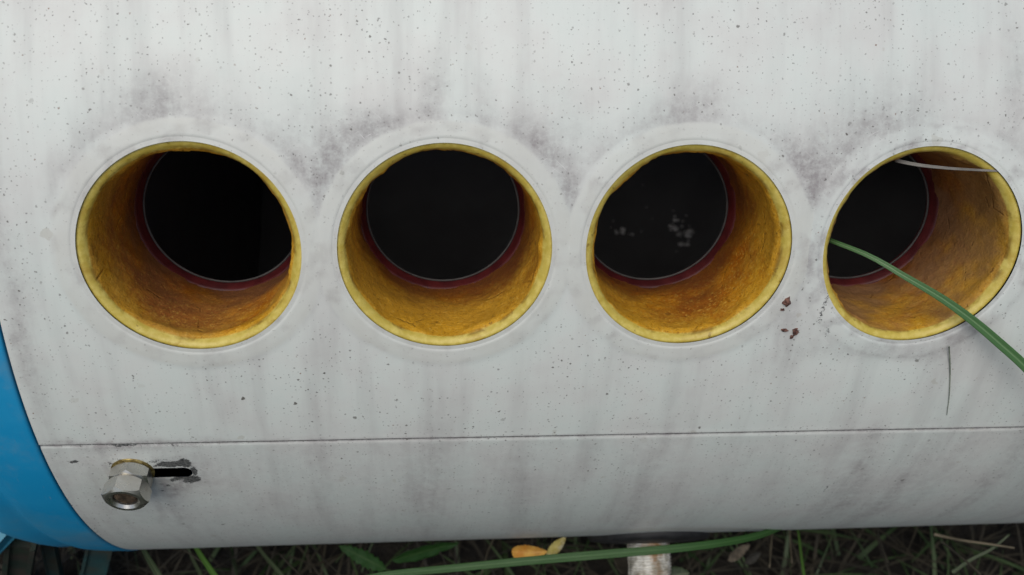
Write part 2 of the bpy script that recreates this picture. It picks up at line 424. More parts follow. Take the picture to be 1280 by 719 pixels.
def fields(u, v):
    """grime, chip and pale-ring weights at shell positions (millimetres)"""
    g = np.zeros_like(u)
    wu = u + 3.0 * (fbm(u / 9, v / 14, 3) - .5) * 2
    wv = v + 3.0 * (fbm(u / 10, v / 12, 11) - .5) * 2
    for a, b, sa, sb, k in SMUDGE:
        g = g + (1.0 if b > -60 else 0.85) * k * np.exp(-0.5 * (((wu - a) / sa) ** 2 + ((wv - b) / sb) ** 2))
    ur, vr = u * .8 + v * .6, -u * .6 + v * .8
    g = g * (0.55 + 0.9 * fbm(ur / 4, vr / 5, 29, 3))
    pale = np.zeros_like(u)
    for k in range(K):
        r = np.hypot(u - k * PITCH, v) + 1.1 * (fbm(u / 6, v / 6, 63) - .5)
        up = sstep(-12, 26, v)
        ang = np.degrees(np.arctan2(v, np.abs(u - k * PITCH)))
        band = 0.5 * np.exp(-0.5 * ((r - 40.8) / 1.2) ** 2) + 1.15 * sstep(39.6, 41.2, r) * sstep(49, 42, r) * np.exp(-0.5 * ((ang - 45) / 17) ** 2)
        g = g + band * up * 0.29 * (0.1 + 1.5 * fbm(ur / 7 + k, vr / 7, 41))
        g = g + np.exp(-0.5 * ((r - 39.2) / 0.5) ** 2) * (0.02 + 0.17 * fbm(u / 6, v / 6, 43))
        inr = sstep(39.6, 38.2, r)
        g = g * (1 - inr * (0.6 if k != 3 else 0.2))
        pale = np.maximum(pale, inr * (0.10 + 0.9 * fbm(u / 8, v / 8, 47)))
        g = g + np.exp(-0.5 * ((r - 33.0) / 0.5) ** 2) * 0.5 * fbm(u / 5, v / 5, 49) + inr * 0.5 * sstep(.48, .72, fbm(ur / 6 + 3, vr / 4, 67))
    pale = pale * (np.abs(u - 225) > 37)
    low = sstep(0.6, -0.8, v - seam_v(u))
    g = g + low * (0.12 + .18 * fbm(u / 16, v / 40, 58))
    s = v - seam_v(u)
    g = g + np.exp(-0.5 * ((s + .55) / .5) ** 2) * (0.75 + 1.0 * fbm(u / 9, v / 3, 51)) + np.exp(-0.5 * ((s - .2) / 1.1) ** 2) * 0.22 * fbm(u / 12, v / 3, 53)
    c = (0.55 + .75 * fbm(u / 14, v / 4, 57)) * np.exp(-(np.abs(s + .55) / .42) ** 3)
    for a, b, sa, sb, k in CHIPS:
        c = np.maximum(c, k * np.exp(-0.5 * (((wu - a) / sa) ** 2 + ((wv - b) / sb) ** 2) ** 1.5))
    return np.clip(g, 0, 1), c, pale

def height(u, v):
    """how far the sheet stands proud of the nominal cylinder"""
    h = np.zeros_like(u)
    for k in range(K):
        r = np.hypot(u - k * PITCH, v)
        h = np.maximum(h, 0.18 * sstep(41.0, 37.0, r))
        # the sheet is turned in at the socket's edge
        h = np.where(r < 34.8, 0.18 - 1.7 * np.clip((34.8 - r) / 2.5, 0, 1) ** 2.6, h)
    s = v - seam_v(u)
    h = h + np.where(s >= 0, 0.12 * np.exp(-(s / 1.4) ** 2), 0)          # the folded upper edge
    h = h - np.where(s < 0, 0.40 - 0.34 * sstep(-0.8, -2.2, s), 0)
    h = h + 0.10 * (fbm(u / 28, v / 28, 61, 2) - .5)
    return h

def cyl(u, v, h, rad=R):
    a = v / rad
    return np.stack([u, (rad + h) * np.sin(a), (rad + h) * np.cos(a) - rad], -1)

class Sheet:
    def __init__(s): s.P = []; s.N = []; s.UV = []; s.F = []; s.n = 0
    def grid(s, U, Vv, wrap=False, rad=R, hf=height):
        """U, Vv: 2-D arrays of positions"""
        h = hf(U, Vv)
        P = cyl(U, Vv, h, rad)
        e = 0.05
        Pu = cyl(U + e, Vv, hf(U + e, Vv), rad) - cyl(U - e, Vv, hf(U - e, Vv), rad)
        Pv = cyl(U, Vv + e, hf(U, Vv + e), rad) - cyl(U, Vv - e, hf(U, Vv - e), rad)
        # keep one-sided at the seam so the lap stays a crisp step
        nn = np.cross(Pu, Pv); nn /= np.linalg.norm(nn, axis=-1, keepdims=True) + 1e-12
        flat = np.stack([np.zeros_like(U), np.sin(Vv / rad), np.cos(Vv / rad)], -1)
        nearseam = np.abs(Vv - seam_v(U)) < 0.12
        nn[nearseam] = flat[nearseam]
        n_, m_ = U.shape
        s.F.append(grid_faces(n_, m_, wrap, s.n))
        s.P.append(P.reshape(-1, 3)); s.N.append(nn.reshape(-1, 3)); s.UV.append(np.stack([U, Vv], -1).reshape(-1, 2)); s.n += n_ * m_
    def hole(s, inner, rect, seg, levels, rad=R, hf=height):
        """patch between a rounded opening and a rectangle; inner(theta) gives the opening's edge"""
        u0, u1, v0, v1 = rect
        cu, cv = 0.5 * (u0 + u1), 0.5 * (v0 + v1)
        th = (np.arange(seg) + 0.5) / seg * 2 * np.pi
        ca, sa = np.cos(th), np.sin(th)
        tt = np.minimum((u1 - u0) / 2 / np.maximum(np.abs(ca), 1e-9), (v1 - v0) / 2 / np.maximum(np.abs(sa), 1e-9))
        th = np.sort(np.concatenate([th, [math.atan2(a * (v1 - v0), b * (u1 - u0)) % (2 * np.pi) for a in (-1, 1) for b in (-1, 1)]]))
        ca, sa = np.cos(th), np.sin(th)
        tt = np.minimum((u1 - u0) / 2 / np.maximum(np.abs(ca), 1e-9), (v1 - v0) / 2 / np.maximum(np.abs(sa), 1e-9))
        iu, iv = inner(th)
        L = np.asarray(levels)[:, None]
        dist_in = np.hypot(iu - cu, iv - cv)
        rr = dist_in + np.where(L < 10, L, 0)                 # absolute offsets first ...
        rr = np.where(L < 10, np.minimum(rr, tt), tt - (tt - (dist_in + 8.6)) * (1 - (L - 10)))
        rr = np.minimum(rr, tt)
        ang = np.broadcast_to(np.arctan2(iv - cv, iu - cu), rr.shape)
        U = cu + rr * np.cos(ang); V2 = cv + rr * np.sin(ang)
        V2 = V2[::-1]; U = U[::-1]
        s.grid(U, V2, True, rad, hf)
    def build(s, name, mat, parent, flds=fields):
        P = np.concatenate(s.P); F = np.concatenate(s.F); UV = np.concatenate(s.UV); Nn = np.concatenate(s.N)
        at = None
        if flds:
            g, c, p = flds(UV[:, 0], UV[:, 1]); at = {'grime': g, 'chip': c, 'pale': p}
        Nw = np.stack([Nn[:, 0], ST * Nn[:, 1] - CT * Nn[:, 2], CT * Nn[:, 1] + ST * Nn[:, 2]], 1)
        return mesh_obj(name, T(P), F, mat, parent, True, UV, Nw, at)

def gridof(us, vs):
    return np.meshgrid(us, vs, indexing='xy')

def steps(a, b, d):
    return np.linspace(a, b, max(2, int(math.ceil(abs(b - a) / d)) + 1))

HOLE_R = 32.3
# upper sheet
sh = Sheet()
xs = [X0] + [k * PITCH - PITCH / 2 for k in range(K)] + [K * PITCH - PITCH / 2, X1]
for k in range(K):
    cu = k * PITCH
    lev = list(np.concatenate([np.linspace(0, 1.2, 8), np.linspace(1.5, 8.6, 17), 10 + np.linspace(0.15, 1, 7)]))
    sh.hole(lambda th, cu=cu: (cu + HOLE_R * np.cos(th), HOLE_R * np.sin(th)), (cu - PITCH / 2, cu + PITCH / 2, -VH, VH), 188, lev)
for a, b in ((X0, -PITCH / 2), (K * PITCH - PITCH / 2, X1)):
    U, V2 = gridof(steps(a, b, 1.2 if a < 0 else 6), steps(-VH, VH, 1.2)); sh.grid(U, V2)
U, V2 = gridof(steps(X0, X1, 1.2), steps(VH, 92, 1.2)); sh.grid(U, V2)
U, V2 = gridof(steps(X0, X1, 20), steps(92, math.pi * R, 8)); sh.grid(U, V2)
us = steps(X0, X1, 1.2); tv = np.concatenate([np.linspace(0, .12, 5)[:-1], np.linspace(.12, 1, 24)])[:, None]
V2 = seam_v(us)[None, :] + 0.02 + tv * (-VH - seam_v(us)[None, :] - 0.02)
# a small return under the folded edge
sh.grid(np.broadcast_to(us, V2.shape).copy(), V2)
UP = sh.build("upper_sheet", M['shell'], TANK)
# lower sheet, with the slot for the bolt
sh = Sheet()
SL = (-31.0, -11.6, -88.0, 2.75)
def slot(th):
    cu, cv = (SL0[0] + SL0[1]) / 2, (SL0[2] + SL0[3]) / 2
    ca, sa = np.cos(th), np.sin(th)
    hl = (SL[1] - SL[0]) / 2 - SL[3]; rr = SL[3]
    # support of a stadium along direction th, from its middle
    ts = np.where(np.abs(sa) > 1e-9, rr / np.maximum(np.abs(sa), 1e-9), 1e9)
    on = np.abs(ts * ca) <= hl
    bq = hl * np.abs(ca)
    te = bq + np.sqrt(np.maximum(rr * rr - (hl * sa) ** 2, 0))
    t = np.where(on, ts, te)
    jit = 1 + 0.05 * (vnoise(th * 6, th * 0, 5) - .5)
    return cu + t * ca * jit, cv + t * sa * jit
SL0 = (SL[0] - 10, SL[1] + 10, SL[2] - 9, SL[2] + 9)
sh.hole(slot, SL0, 200, list(np.concatenate([np.linspace(0, 8.6, 20), 10 + np.linspace(.15, 1, 8)])))
ua, ub, va, vb = SL0
def lower_strip(us, v_low):
    tv = np.r_[np.linspace(0, .62, 6), np.linspace(.66, 1, 14)][:, None]
    top = seam_v(us)[None, :] + 1.2                         # tucked under the lap
    V2 = v_low + tv * (top - v_low)
    sh.grid(np.broadcast_to(us, V2.shape).copy(), V2)
us_all = np.concatenate([steps(X0, ua, 1.2), steps(ua, ub, 1.2)[1:], steps(ub, X1, 1.4)[1:]])
lower_strip(us_all, vb)
for a, b in ((X0, ua), (ub, X1)):
    U, V2 = gridof(steps(a, b, 1.4), steps(va, vb, 1.2)); sh.grid(U, V2)
U, V2 = gridof(steps(X0, X1, 1.6), steps(-215, va, 1.4)); sh.grid(U, V2)
U, V2 = gridof(steps(X0, X1, 20), steps(-math.pi * R, -215, 8)); sh.grid(U, V2)
LOW = sh.build("lower_sheet", M['shell'], TANK)

# inner steel tank with one opening behind every socket
_cr = random.Random(5)
GLINTS = []                       # position along the tank, angle round it, size
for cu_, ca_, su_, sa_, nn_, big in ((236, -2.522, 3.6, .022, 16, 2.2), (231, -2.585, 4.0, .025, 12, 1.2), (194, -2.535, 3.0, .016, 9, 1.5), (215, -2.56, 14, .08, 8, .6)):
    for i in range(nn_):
        GLINTS.append((_cr.gauss(cu_, su_), _cr.gauss(ca_, sa_), big * _cr.uniform(.3, 1) ** 1.5 + .25, i + 3))
RI = R - 49.6
sh = Sheet()
def hin(u, v):
    h = np.zeros_like(u)
    for k in range(K):
        r = np.hypot(u - k * PITCH, v)
        h = np.maximum(h, 1.9 * np.exp(-((r - 26.1) / 0.55) ** 2))
    return h
for k in range(K):
    cu = k * PITCH
    sh.hole(lambda th, cu=cu: (cu + 26.1 * np.cos(th), 26.1 * np.sin(th)), (cu - PITCH / 2, cu + PITCH / 2, -40, 40), 124,
            [0, .3, .7, 1.1, 1.6, 2.4, 5, 8.6, 10.4, 10.7, 11], RI, hin)
for a, b in ((X0 + 30, -PITCH / 2), (K * PITCH - PITCH / 2, X1 - 30)):
    if b > a + .1:
        U, V2 = gridof(steps(a, b, 6), steps(-40, 40, 4)); sh.grid(U, V2, False, RI, hin)
U, V2 = gridof(steps(-PITCH / 2, K * PITCH - PITCH / 2, 12), steps(40, 2 * math.pi * RI - 40, 4)); sh.grid(U, V2, False, RI, hin)
P = np.concatenate(sh.P); P[:, 2] += RI - R
sh.P = [P]
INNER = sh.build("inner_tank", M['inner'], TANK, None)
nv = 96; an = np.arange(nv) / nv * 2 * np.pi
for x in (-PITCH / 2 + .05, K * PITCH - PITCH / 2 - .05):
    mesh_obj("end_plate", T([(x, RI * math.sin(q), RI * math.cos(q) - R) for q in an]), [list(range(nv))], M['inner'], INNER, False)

# the raised steel lip round every opening of the inner tank
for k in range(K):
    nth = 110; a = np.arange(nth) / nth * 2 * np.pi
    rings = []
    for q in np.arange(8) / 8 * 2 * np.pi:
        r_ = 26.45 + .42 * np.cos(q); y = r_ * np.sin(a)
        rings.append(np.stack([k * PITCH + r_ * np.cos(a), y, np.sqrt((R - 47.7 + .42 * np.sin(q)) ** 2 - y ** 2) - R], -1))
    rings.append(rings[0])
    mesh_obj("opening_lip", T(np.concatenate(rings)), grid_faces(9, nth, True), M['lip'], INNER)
# pale flecks added to the inner tank's back wall as painted reflections
def glint_fleck(u, ang, size, seed):
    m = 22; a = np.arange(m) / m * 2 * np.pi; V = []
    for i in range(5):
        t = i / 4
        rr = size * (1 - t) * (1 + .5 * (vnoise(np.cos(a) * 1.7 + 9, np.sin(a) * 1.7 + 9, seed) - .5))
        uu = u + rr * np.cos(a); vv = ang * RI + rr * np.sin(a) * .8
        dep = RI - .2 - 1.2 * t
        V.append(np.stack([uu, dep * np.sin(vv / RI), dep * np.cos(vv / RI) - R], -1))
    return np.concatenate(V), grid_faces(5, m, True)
CV = [glint_fleck(*q) for q in GLINTS]
tag(mesh_obj("glint_flecks", T(np.concatenate([q[0] for q in CV])), np.concatenate([q[1] + 110 * i for i, q in enumerate(CV)]), M['scale'], INNER), kind='stuff')
# foam collars and red seals
def surf_z(y, d): return np.sqrt((R - d) ** 2 - y ** 2) - R
def collar(k):
    nth = 220
    th = np.arange(nth) / nth * 2 * np.pi
    prof = [(33.6, 5.0, 0), (33.2, 2.2, 0), (32.75, 1.2, 0), (32.3, .9, 0), (31.8, .95, 0), (31.3, 1.2, 0), (30.8, 1.6, 0), (30.35, 2.1, .15), (29.95, 2.8, .45), (29.55, 3.7, .8), (29.25, 5.0, 1)]
    prof += [(29.15 - 0.9 * (d - 6) / 43, d, 1) for d in np.linspace(6, 49.0, 34)]
    prof += [(27.2, 49.6, 1)]
    pr = np.array(prof)
    r = np.broadcast_to(pr[:, 0][:, None], (len(pr), nth)).copy(); d = np.broadcast_to(pr[:, 1][:, None], r.shape).copy()
    w1 = sstep(30.3, 29.1, r) * sstep(53, 47, d)
    cx, sx = np.cos(th)[None, :], np.sin(th)[None, :]
    q = fbm(cx * 3.2 + 40 * k + 10, sx * 3.2 + d / 12 + 10, 71 + k) - .5
    q2 = fbm(cx * 9 + 40 * k + 20, sx * 9 + d / 3.0 + 20, 81 + k) - .5
    q3 = fbm(cx * 26 + 40 * k + 20, sx * 26 + d / 1.2 + 20, 91 + k, 3) - .5
    lip = np.exp(-((d - 3.0) / 1.8) ** 2)
    nick = np.maximum(0, fbm(cx * 4 + 9 * k + 30, sx * 4 + 30, 101 + k) - .56) * 9
    ledge = (fbm(cx * 2.1 + 7 * k + 60, sx * 2.1 + 60, 111 + k) - .5)
    r = r + w1 * (1.7 * q + 0.3 * q2 + 0.55 * q3) - lip * w1 * nick * 0.4 - 1.6 * ledge * np.exp(-((d - 5.5) / 2.2) ** 2) * (r < 29.7)
    d = d + (1 - w1) * 0.25 * q2 * (r < 32.2)
    x = k * PITCH + r * cx; y = r * sx
    d = d + 0.12 * q3 * sstep(33, 31, r) * (d < 4)
    P = np.stack([x, y, surf_z(y, d)], -1).reshape(-1, 3)
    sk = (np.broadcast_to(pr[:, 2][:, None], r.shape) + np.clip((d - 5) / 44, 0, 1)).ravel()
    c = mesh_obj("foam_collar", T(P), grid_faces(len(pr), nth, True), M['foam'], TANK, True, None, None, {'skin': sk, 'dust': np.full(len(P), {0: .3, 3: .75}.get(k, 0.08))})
    # the red seal that sits round the opening of the inner tank
    pr2 = [(29.4, 44.0), (28.9, 43.8), (28.4, 44.0), (27.9, 44.8), (27.4, 45.9), (26.95, 46.7), (26.75, 47.4), (26.7, 49.4)]
    nth2 = 120; th2 = np.arange(nth2) / nth2 * 2 * np.pi
    V = []
    for (rr, dd) in pr2:
        y = rr * np.sin(th2)
        V.append(np.stack([k * PITCH + rr * np.cos(th2), y, surf_z(y, dd)], -1))
    mesh_obj("seal_ring", T(np.concatenate(V)), grid_faces(len(pr2), nth2, True), M['seal'], c)
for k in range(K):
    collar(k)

# blue end caps
def end_cap(x_edge, sgn):
    prof = [(-1.2, R - 6), (0.55, R - 2.2), (0.75, R - .6), (1.0, R + .15), (1.8, R + .35), (6, R + .25), (12, R), (17, R - .5), (20, R - 1.4), (22, R - 2.6), (23.5, R - 3.1), (25, R - 2.9), (27, R - 2.3), (30, R - 2.1), (34, R - 2.8), (40, R - 4.4), (48, R - 7.6),
            (54, R - 11), (60, R - 17), (68, R - 28), (76, R - 44), (83, R - 66), (88, R - 98), (91, R - 140), (92, 6)]
    nth = 260; a = np.arange(nth) / nth * 2 * np.pi
    V = np.concatenate([np.stack([np.full(nth, x_edge + sgn * dx), r * np.sin(a), r * np.cos(a) - R], -1) for dx, r in prof])
    F = grid_faces(len(prof), nth, True)
    F = F if sgn > 0 else F[:, ::-1]
    F = F.tolist() + [[(len(prof) - 1) * nth + i for i in range(nth)]]
    return mesh_obj("end_cap", T(V), F, M['blue'], TANK)
end_cap(X0, -1)
end_cap(X1, 1)

# ------------------------------------------------------------------ bolt with two nuts in the slot
def on_shell(u, v, h=0.0): return T(cyl(np.array([u]), np.array([v]), np.array([h])))[0]
def shell_frame(u, v, h=0.0, spin=0.0, lean=(0, 0)):
    """local axes: X along the tank, Y up the shell, Z out of it"""
    a = v / R
    n = Vector((0, ST * math.sin(a) - CT * math.cos(a), CT * math.sin(a) + ST * math.cos(a)))
    x = Vector((1, 0, 0)); y = n.cross(x)
    m = Matrix((x, y, n)).transposed()
    m = m @ Matrix.Rotation(lean[0], 3, 'X') @ Matrix.Rotation(lean[1], 3, 'Y') @ Matrix.Rotation(spin, 3, 'Z')
    return Matrix.Translation(Vector(on_shell(u, v, h))) @ m.to_4x4()

def lathe(prof, nth=48, hexr=None, thread=None):
    """rings of (r, z) in mm; rings flagged hex follow a hexagon clipped by the radius"""
    V = []; a = np.arange(nth) / nth * 2 * np.pi
    for p in prof:
        r, z = p[0], p[1]
        rr = np.full(nth, r)
        if hexr:
            q = (a + math.pi / 6) % (math.pi / 3) - math.pi / 6
            hx = hexr / np.cos(q)
            rr = np.minimum(rr, hx)
        V.append(np.stack([rr * np.cos(a), rr * np.sin(a), np.full(nth, z)], -1))
    return np.concatenate(V) * MM, grid_faces(len(prof), nth, True)

def place(name, V, F, mat, parent, mw, smooth=True, auto=None):
    W = (np.c_[V, np.ones(len(V))] @ np.array(mw).T)[:, :3]
    o = mesh_obj(name, W, F, mat, parent, smooth)
    if auto:
        o.data.set_sharp_from_angle(angle=math.radians(auto))
    return o

def nut(parent, mw, z0, hgt, af, bore, cham=True):
    hr = af / 2; co = hr / math.cos(math.pi / 6)
    n = 96
    a = np.arange(n) / n * 2 * np.pi
    q = (a + math.pi / 6) % (math.pi / 3) - math.pi / 6
    hx = hr / np.cos(q)
    ch = 0.85
    fz = lambda rr: np.clip((rr - hr * .95) * ch, 0, 9)         # chamfer depth grows towards the corners
    rings = []
    rings.append((np.full(n, bore), np.full(n, z0)))
    rings.append((np.full(n, hr * .94), np.full(n, z0)))
    rings.append((hx, z0 + fz(hx)))
    rings.append((hx, z0 + hgt - fz(hx)))
    rings.append((np.full(n, hr * .93), np.full(n, z0 + hgt)))
    rings.append((np.full(n, bore + .9), np.full(n, z0 + hgt)))
    rings.append((np.full(n, bore), np.full(n, z0 + hgt - .9)))
    rings.append((np.full(n, bore), np.full(n, z0 + .1)))
    V = np.concatenate([np.stack([r * np.cos(a), r * np.sin(a), z], -1) for r, z in rings]) * MM
    return place("nut", V, grid_faces(len(rings), n, True), M['zinc'], parent, mw, True, 24)

BU, BV = -30.9, -86.6
mb = shell_frame(BU, BV, -0.55, -0.02, (0.0, 0.0))
# the stud: threaded, its rusty end sits inside the outer nut
prof = [(0.01, 11.2), (2.9, 11.3), (3.7, 10.7)]
z = 10.5
while z > -16:
    prof += [(4.0, z), (3.45, z - .6)]; z -= 1.2
V, F = lathe(prof[::-1], 40)
BOLT = place("bolt", V, F, M['rustbolt'], TANK, mb, True, 30)
V, F = lathe([(4.1, .1), (7.0, .1), (7.15, .45), (6.9, .8), (4.1, .8)], 64)
place("washer", V, F, M['brass'], BOLT, mb)
nut(BOLT, mb, 0.85, 5.0, 12.4, 4.05)
mb2 = shell_frame(BU, BV, -0.55, 0.22, (0.04, -0.03))
nut(BOLT, mb2, 5.75, 6.3, 13.2, 4.05)

# ------------------------------------------------------------------ drain fitting low on the belly
mf = shell_frame(169.5, math.radians(-58.5) * R, -0.5)
def place_curved(): pass
# black gasket pressed to the shell
prof = [(28, -2.0), (28, 1.6), (27, 3.2), (22, 4.0), (15, 4.4), (9, 4.6)]
V, F = lathe(prof, 90)
# follow the shell's curve
y = V[:, 1]
V[:, 2] += np.sqrt((R * MM) ** 2 - y ** 2) - R * MM
FIT = place("drain_fitting", V, F, M['rubber'], TANK, mf)
prof = [(9.2, 0)]
z = 2.0
prof += [(9.2, 4.5)]
z = 4.5
while z < 17.5:
    prof += [(9.9, z + .6), (9.2, z + 1.3)]; z += 1.4
prof += [(9.3, 19.5), (10.8, 19.9), (11.0, 23.4), (10.2, 23.8), (8.0, 24), (7.6, 20), (7.4, 5)]
V, F = lathe(prof, 64)
ph = np.arctan2(V[:, 1], V[:, 0])
V[:, 2] += np.where((V[:, 2] > .0045) & (V[:, 2] < .018), ph / (2 * np.pi) * .0014, 0)
rj = 1 + .05 * (fbm(np.cos(ph) * 2.5 + 9, np.sin(ph) * 2.5 + V[:, 2] * 220 + 9, 7) - .5) * 2
V[:, 0] *= rj; V[:, 1] *= rj
place("threaded_nipple", V, F, M['galv'], FIT, mf, True, 40)

# ------------------------------------------------------------------ rust scabs, flakes
def blob(u, v, su, sv, hh, seed, n=9, m=18):
    V = []; rng = np.random.default_rng(seed)
    a = np.arange(m) / m * 2 * np.pi
    for i in range(n):
        t = i / (n - 1)
        r = np.cos(t * np.pi / 2) ** .8
        jj = 1 + .5 * (vnoise(np.cos(a) * 2.2 + 5 + seed, np.sin(a) * 2.2 + 5 + t * 2, seed) - .5) * 2
        V.append(np.stack([u + su * r * np.cos(a) * jj, v + sv * r * np.sin(a) * jj, -.3 + hh * np.sin(t * np.pi / 2) + 0.35 * hh * (vnoise(a * 3, a * 0 + t * 4, seed + 3) - .5)], -1))
    V = np.concatenate(V)
    P = cyl(V[:, 0], V[:, 1], V[:, 2])
    return T(P), grid_faces(n, m, True)
for k, (u, v, su, sv, hh) in enumerate([(183.2, -17.3, 1.25, 1.7, 1.5), (182.2, -20.3, .8, .55, .6), (184.2, -27.9, 1.1, .55, .6), (187.8, -28.6, 1.15, 1.3, 1.1), (187.0, -30.4, .6, .7, .6)]):
    V, F = blob(u, v, su, sv, hh + .3, 11 + k)
    mesh_obj("rust_blister", V, F, M['rust'], TANK)
FL = [(-1.7, 68.5, 0.54), (21.7, 67.5, 0.54), (-24.2, 62.2, 0.81), (-30.3, 52.3, 0.81), (-33.0, 44.4, 0.81), (-48.8, 32.1, 0.81), (12.6, 51.6, 0.54), (1.2, 47.0, 0.81), (-0.0, 43.4, 0.68), (19.1, 35.9, 0.54), (29.2, 36.2, 0.54), (34.4, 60.5, 0.54), (48.2, 55.4, 0.54), (61.1, 46.7, 0.81), (80.5, 42.1, 0.6), (87.1, 55.1, 0.81), (25.4, 30.3, 0.6), (13.9, 64.4, 0.54), (17.0, 64.9, 0.54), (22.8, 63.7, 0.54), (14.8, 42.8, 0.54), (19.3, 63.6, 0.54), (107.7, 60.0, 0.68), (200.5, 63.6, 1.0), (161.4, 44.6, 0.81), (168.1, 55.0, 0.41), (162.0, 49.7, 0.41), (196.5, 40.4, 0.68), (179.8, 31.9, 0.81), (207.4, 38.8, 0.54), (229.6, 38.3, 0.54), (108.6, 52.8, 0.54), (111.0, 49.1, 0.54), (98.8, 61.9, 0.41), (125.7, 62.8, 0.54), (41.8, -38.6, 0.54), (137.6, -54.4, 0.54), (198.7, -56.5, 0.54), (78.8, -88.2, 0.68), (100.6, -116.1, 0.54), (86.1, -133.9, 0.54), (62.1, -72.7, 0.54), (-3.0, -45.6, 1.25), (-24.8, -106.3, 0.68), (-43.9, -41.7, 0.54), (190.8, -28.6, 0.41)]
VV = []; FF = []; off = 0
for k, (u, v, s) in enumerate(FL):
    an_ = rnd.uniform(0, 3.1); el = rnd.uniform(.45, .8)
    V, F = blob(u, v, s * .62, s * .62 * el, .14, 40 + k, 4, 10)
    VV.append(V); FF.append(F + off); off += len(V)
tag(mesh_obj("dirt_flake", np.concatenate(VV), np.concatenate(FF), M['flake'], TANK), kind='stuff')

# ------------------------------------------------------------------ grass, leaves and stalks
CAM = np.array(cam_p) * 1000.0
ROT = np.array(Bw @ Mx)
def at(px, py, dist):
    """world point (mm) seen in that direction at that distance from the photographer"""
    d = ROT @ np.array([(px - 640) / 1157.7, (359.5 - py) / 1157.7, -1.0])
    return CAM + d / np.linalg.norm(d) * dist
def spline(P, n):
    P = np.asarray(P, float)
    t = np.r_[0, np.cumsum(np.linalg.norm(np.diff(P, axis=0), axis=1))]
    s = np.linspace(0, t[-1], n)
    if len(P) < 3:
        return np.stack([np.interp(s, t, P[:, i]) for i in range(3)], 1)
    # Catmull-Rom through the points
    m = np.gradient(P, t, axis=0)
    k = np.clip(np.searchsorted(t, s) - 1, 0, len(P) - 2)
    h = (t[k + 1] - t[k])[:, None]; x = ((s - t[k])[:, None]) / h
    return (2 * x ** 3 - 3 * x ** 2 + 1) * P[k] + (x ** 3 - 2 * x ** 2 + x) * h * m[k] + (-2 * x ** 3 + 3 * x ** 2) * P[k + 1] + (x ** 3 - x ** 2) * h * m[k + 1]
def ribbon(P, width, face, n=40, fold=0.28, thick=0.18):
    """a grass blade: V-folded strip with thickness; width(t) in mm; face = the way its upper side looks"""
    C = spline(P, n); t = np.linspace(0, 1, n)
    tg = np.gradient(C, axis=0); tg /= np.linalg.norm(tg, axis=1, keepdims=True)
    f = np.asarray(face, float)
    f = np.broadcast_to(f, C.shape)
    sd_ = np.cross(tg, f); sd_ /= np.linalg.norm(sd_, axis=1, keepdims=True)
    up = np.cross(sd_, tg)
    w_ = np.array([width(x) for x in t])[:, None]
    cols = []; us_ = []
    for side, q in ((1, (-.5, -.25, 0, .25, .5)), (-1, (.5, .25, 0, -.25, -.5))):
        for x in q:
            cols.append(C + sd_ * w_ * x + up * (w_ * fold * abs(x) + (thick / 2 if side > 0 else -thick / 2)))
            us_.append(x + .5)
    m = len(cols)
    V = np.stack(cols, 1).reshape(-1, 3)
    UV = np.stack([np.broadcast_to(np.array(us_)[None, :], (n, m)), np.broadcast_to((t * 10)[:, None], (n, m))], -1).reshape(-1, 2)
    F = grid_faces(n, m, True).tolist()
    F += [list(range(m))[::-1], list(range((n - 1) * m, n * m))]
    return V * MM, F, UV
def tube(P, rad, n=30, m=6):
    C = spline(P, n); t = np.linspace(0, 1, n)
    tg = np.gradient(C, axis=0); tg /= np.linalg.norm(tg, axis=1, keepdims=True)
    a0 = np.cross(tg, np.array([0.3, 0.5, 0.8])); a0 /= np.linalg.norm(a0, axis=1, keepdims=True)
    b0 = np.cross(tg, a0)
    an_ = np.arange(m) / m * 2 * np.pi
    r = np.array([rad(x) for x in t])[:, None, None]
    V = C[:, None, :] + r * (np.cos(an_)[None, :, None] * a0[:, None, :] + np.sin(an_)[None, :, None] * b0[:, None, :])
    return V.reshape(-1, 3) * MM, grid_faces(n, m, True).tolist() + [list(range(m)), list(range((n - 1) * m, n * m))]
def toward(P):
    return CAM - np.asarray(P, float).mean(0)

def tk(*pts): return T(np.array(pts)) * 1000.0
# long blade that leans out of the fourth socket, rooted in the grass to the right
BL = [(202.2, -2.2, -18.0), (212.9, -5.2, -8.0), (221.9, -9.9, -3.0), (234.7, -16.9, 0.7), (244.2, -23.2, 2.6), (254.4, -31, 4.0), (263.6, -38.4, 5), (282, -58, 7), (305, -100, 9), (320, -170, 12), (326, -226, 30)]
V, F, UV = ribbon(tk(*BL), lambda t: 1.5 + 1.7 * sstep(0, .25, np.array(t)), toward(tk(*BL)), 70, .35, .22)
tag(mesh_obj("grass_strand", V, F, M['blade'], None, True, UV), "single green grass blade arching out of the fourth foam socket", "grass blade")
# dry stem lying across the top of the same socket
P = tk((216.5, 26.2, -10.0), (220.6, 25.7, -7), (230.1, 24.9, -5), (239.7, 24.6, -3.5), (246.7, 24.6, -2.0), (249.5, 24.4, -2.2))
V, F, UV = ribbon(P, lambda t: 1.15 - .6 * t, toward(P), 30, .3, .15)
tag(mesh_obj("dry_straw", V, F, M['greystalk']), "thin grey dry stem caught across the top of the fourth foam socket", "dry stem")
# awn stuck to the paint below that socket
def onsh(*uvs): return np.concatenate([T(cyl(np.array([u]), np.array([v]), np.array([h]))) for u, v, h in uvs]) * 1000.0
P = onsh((240.9, -34.2, 1.2), (243.4, -40.5, .5), (245.6, -47.2, .35), (248.4, -57, .35), (250.4, -65.1, .35))
V, F = tube(P, lambda t: .26 - .16 * t, 26)
tag(mesh_obj("grass_awn", V, F, M['hair']), "hair-thin dark awn stuck on the white paint below the fourth socket", "awn")

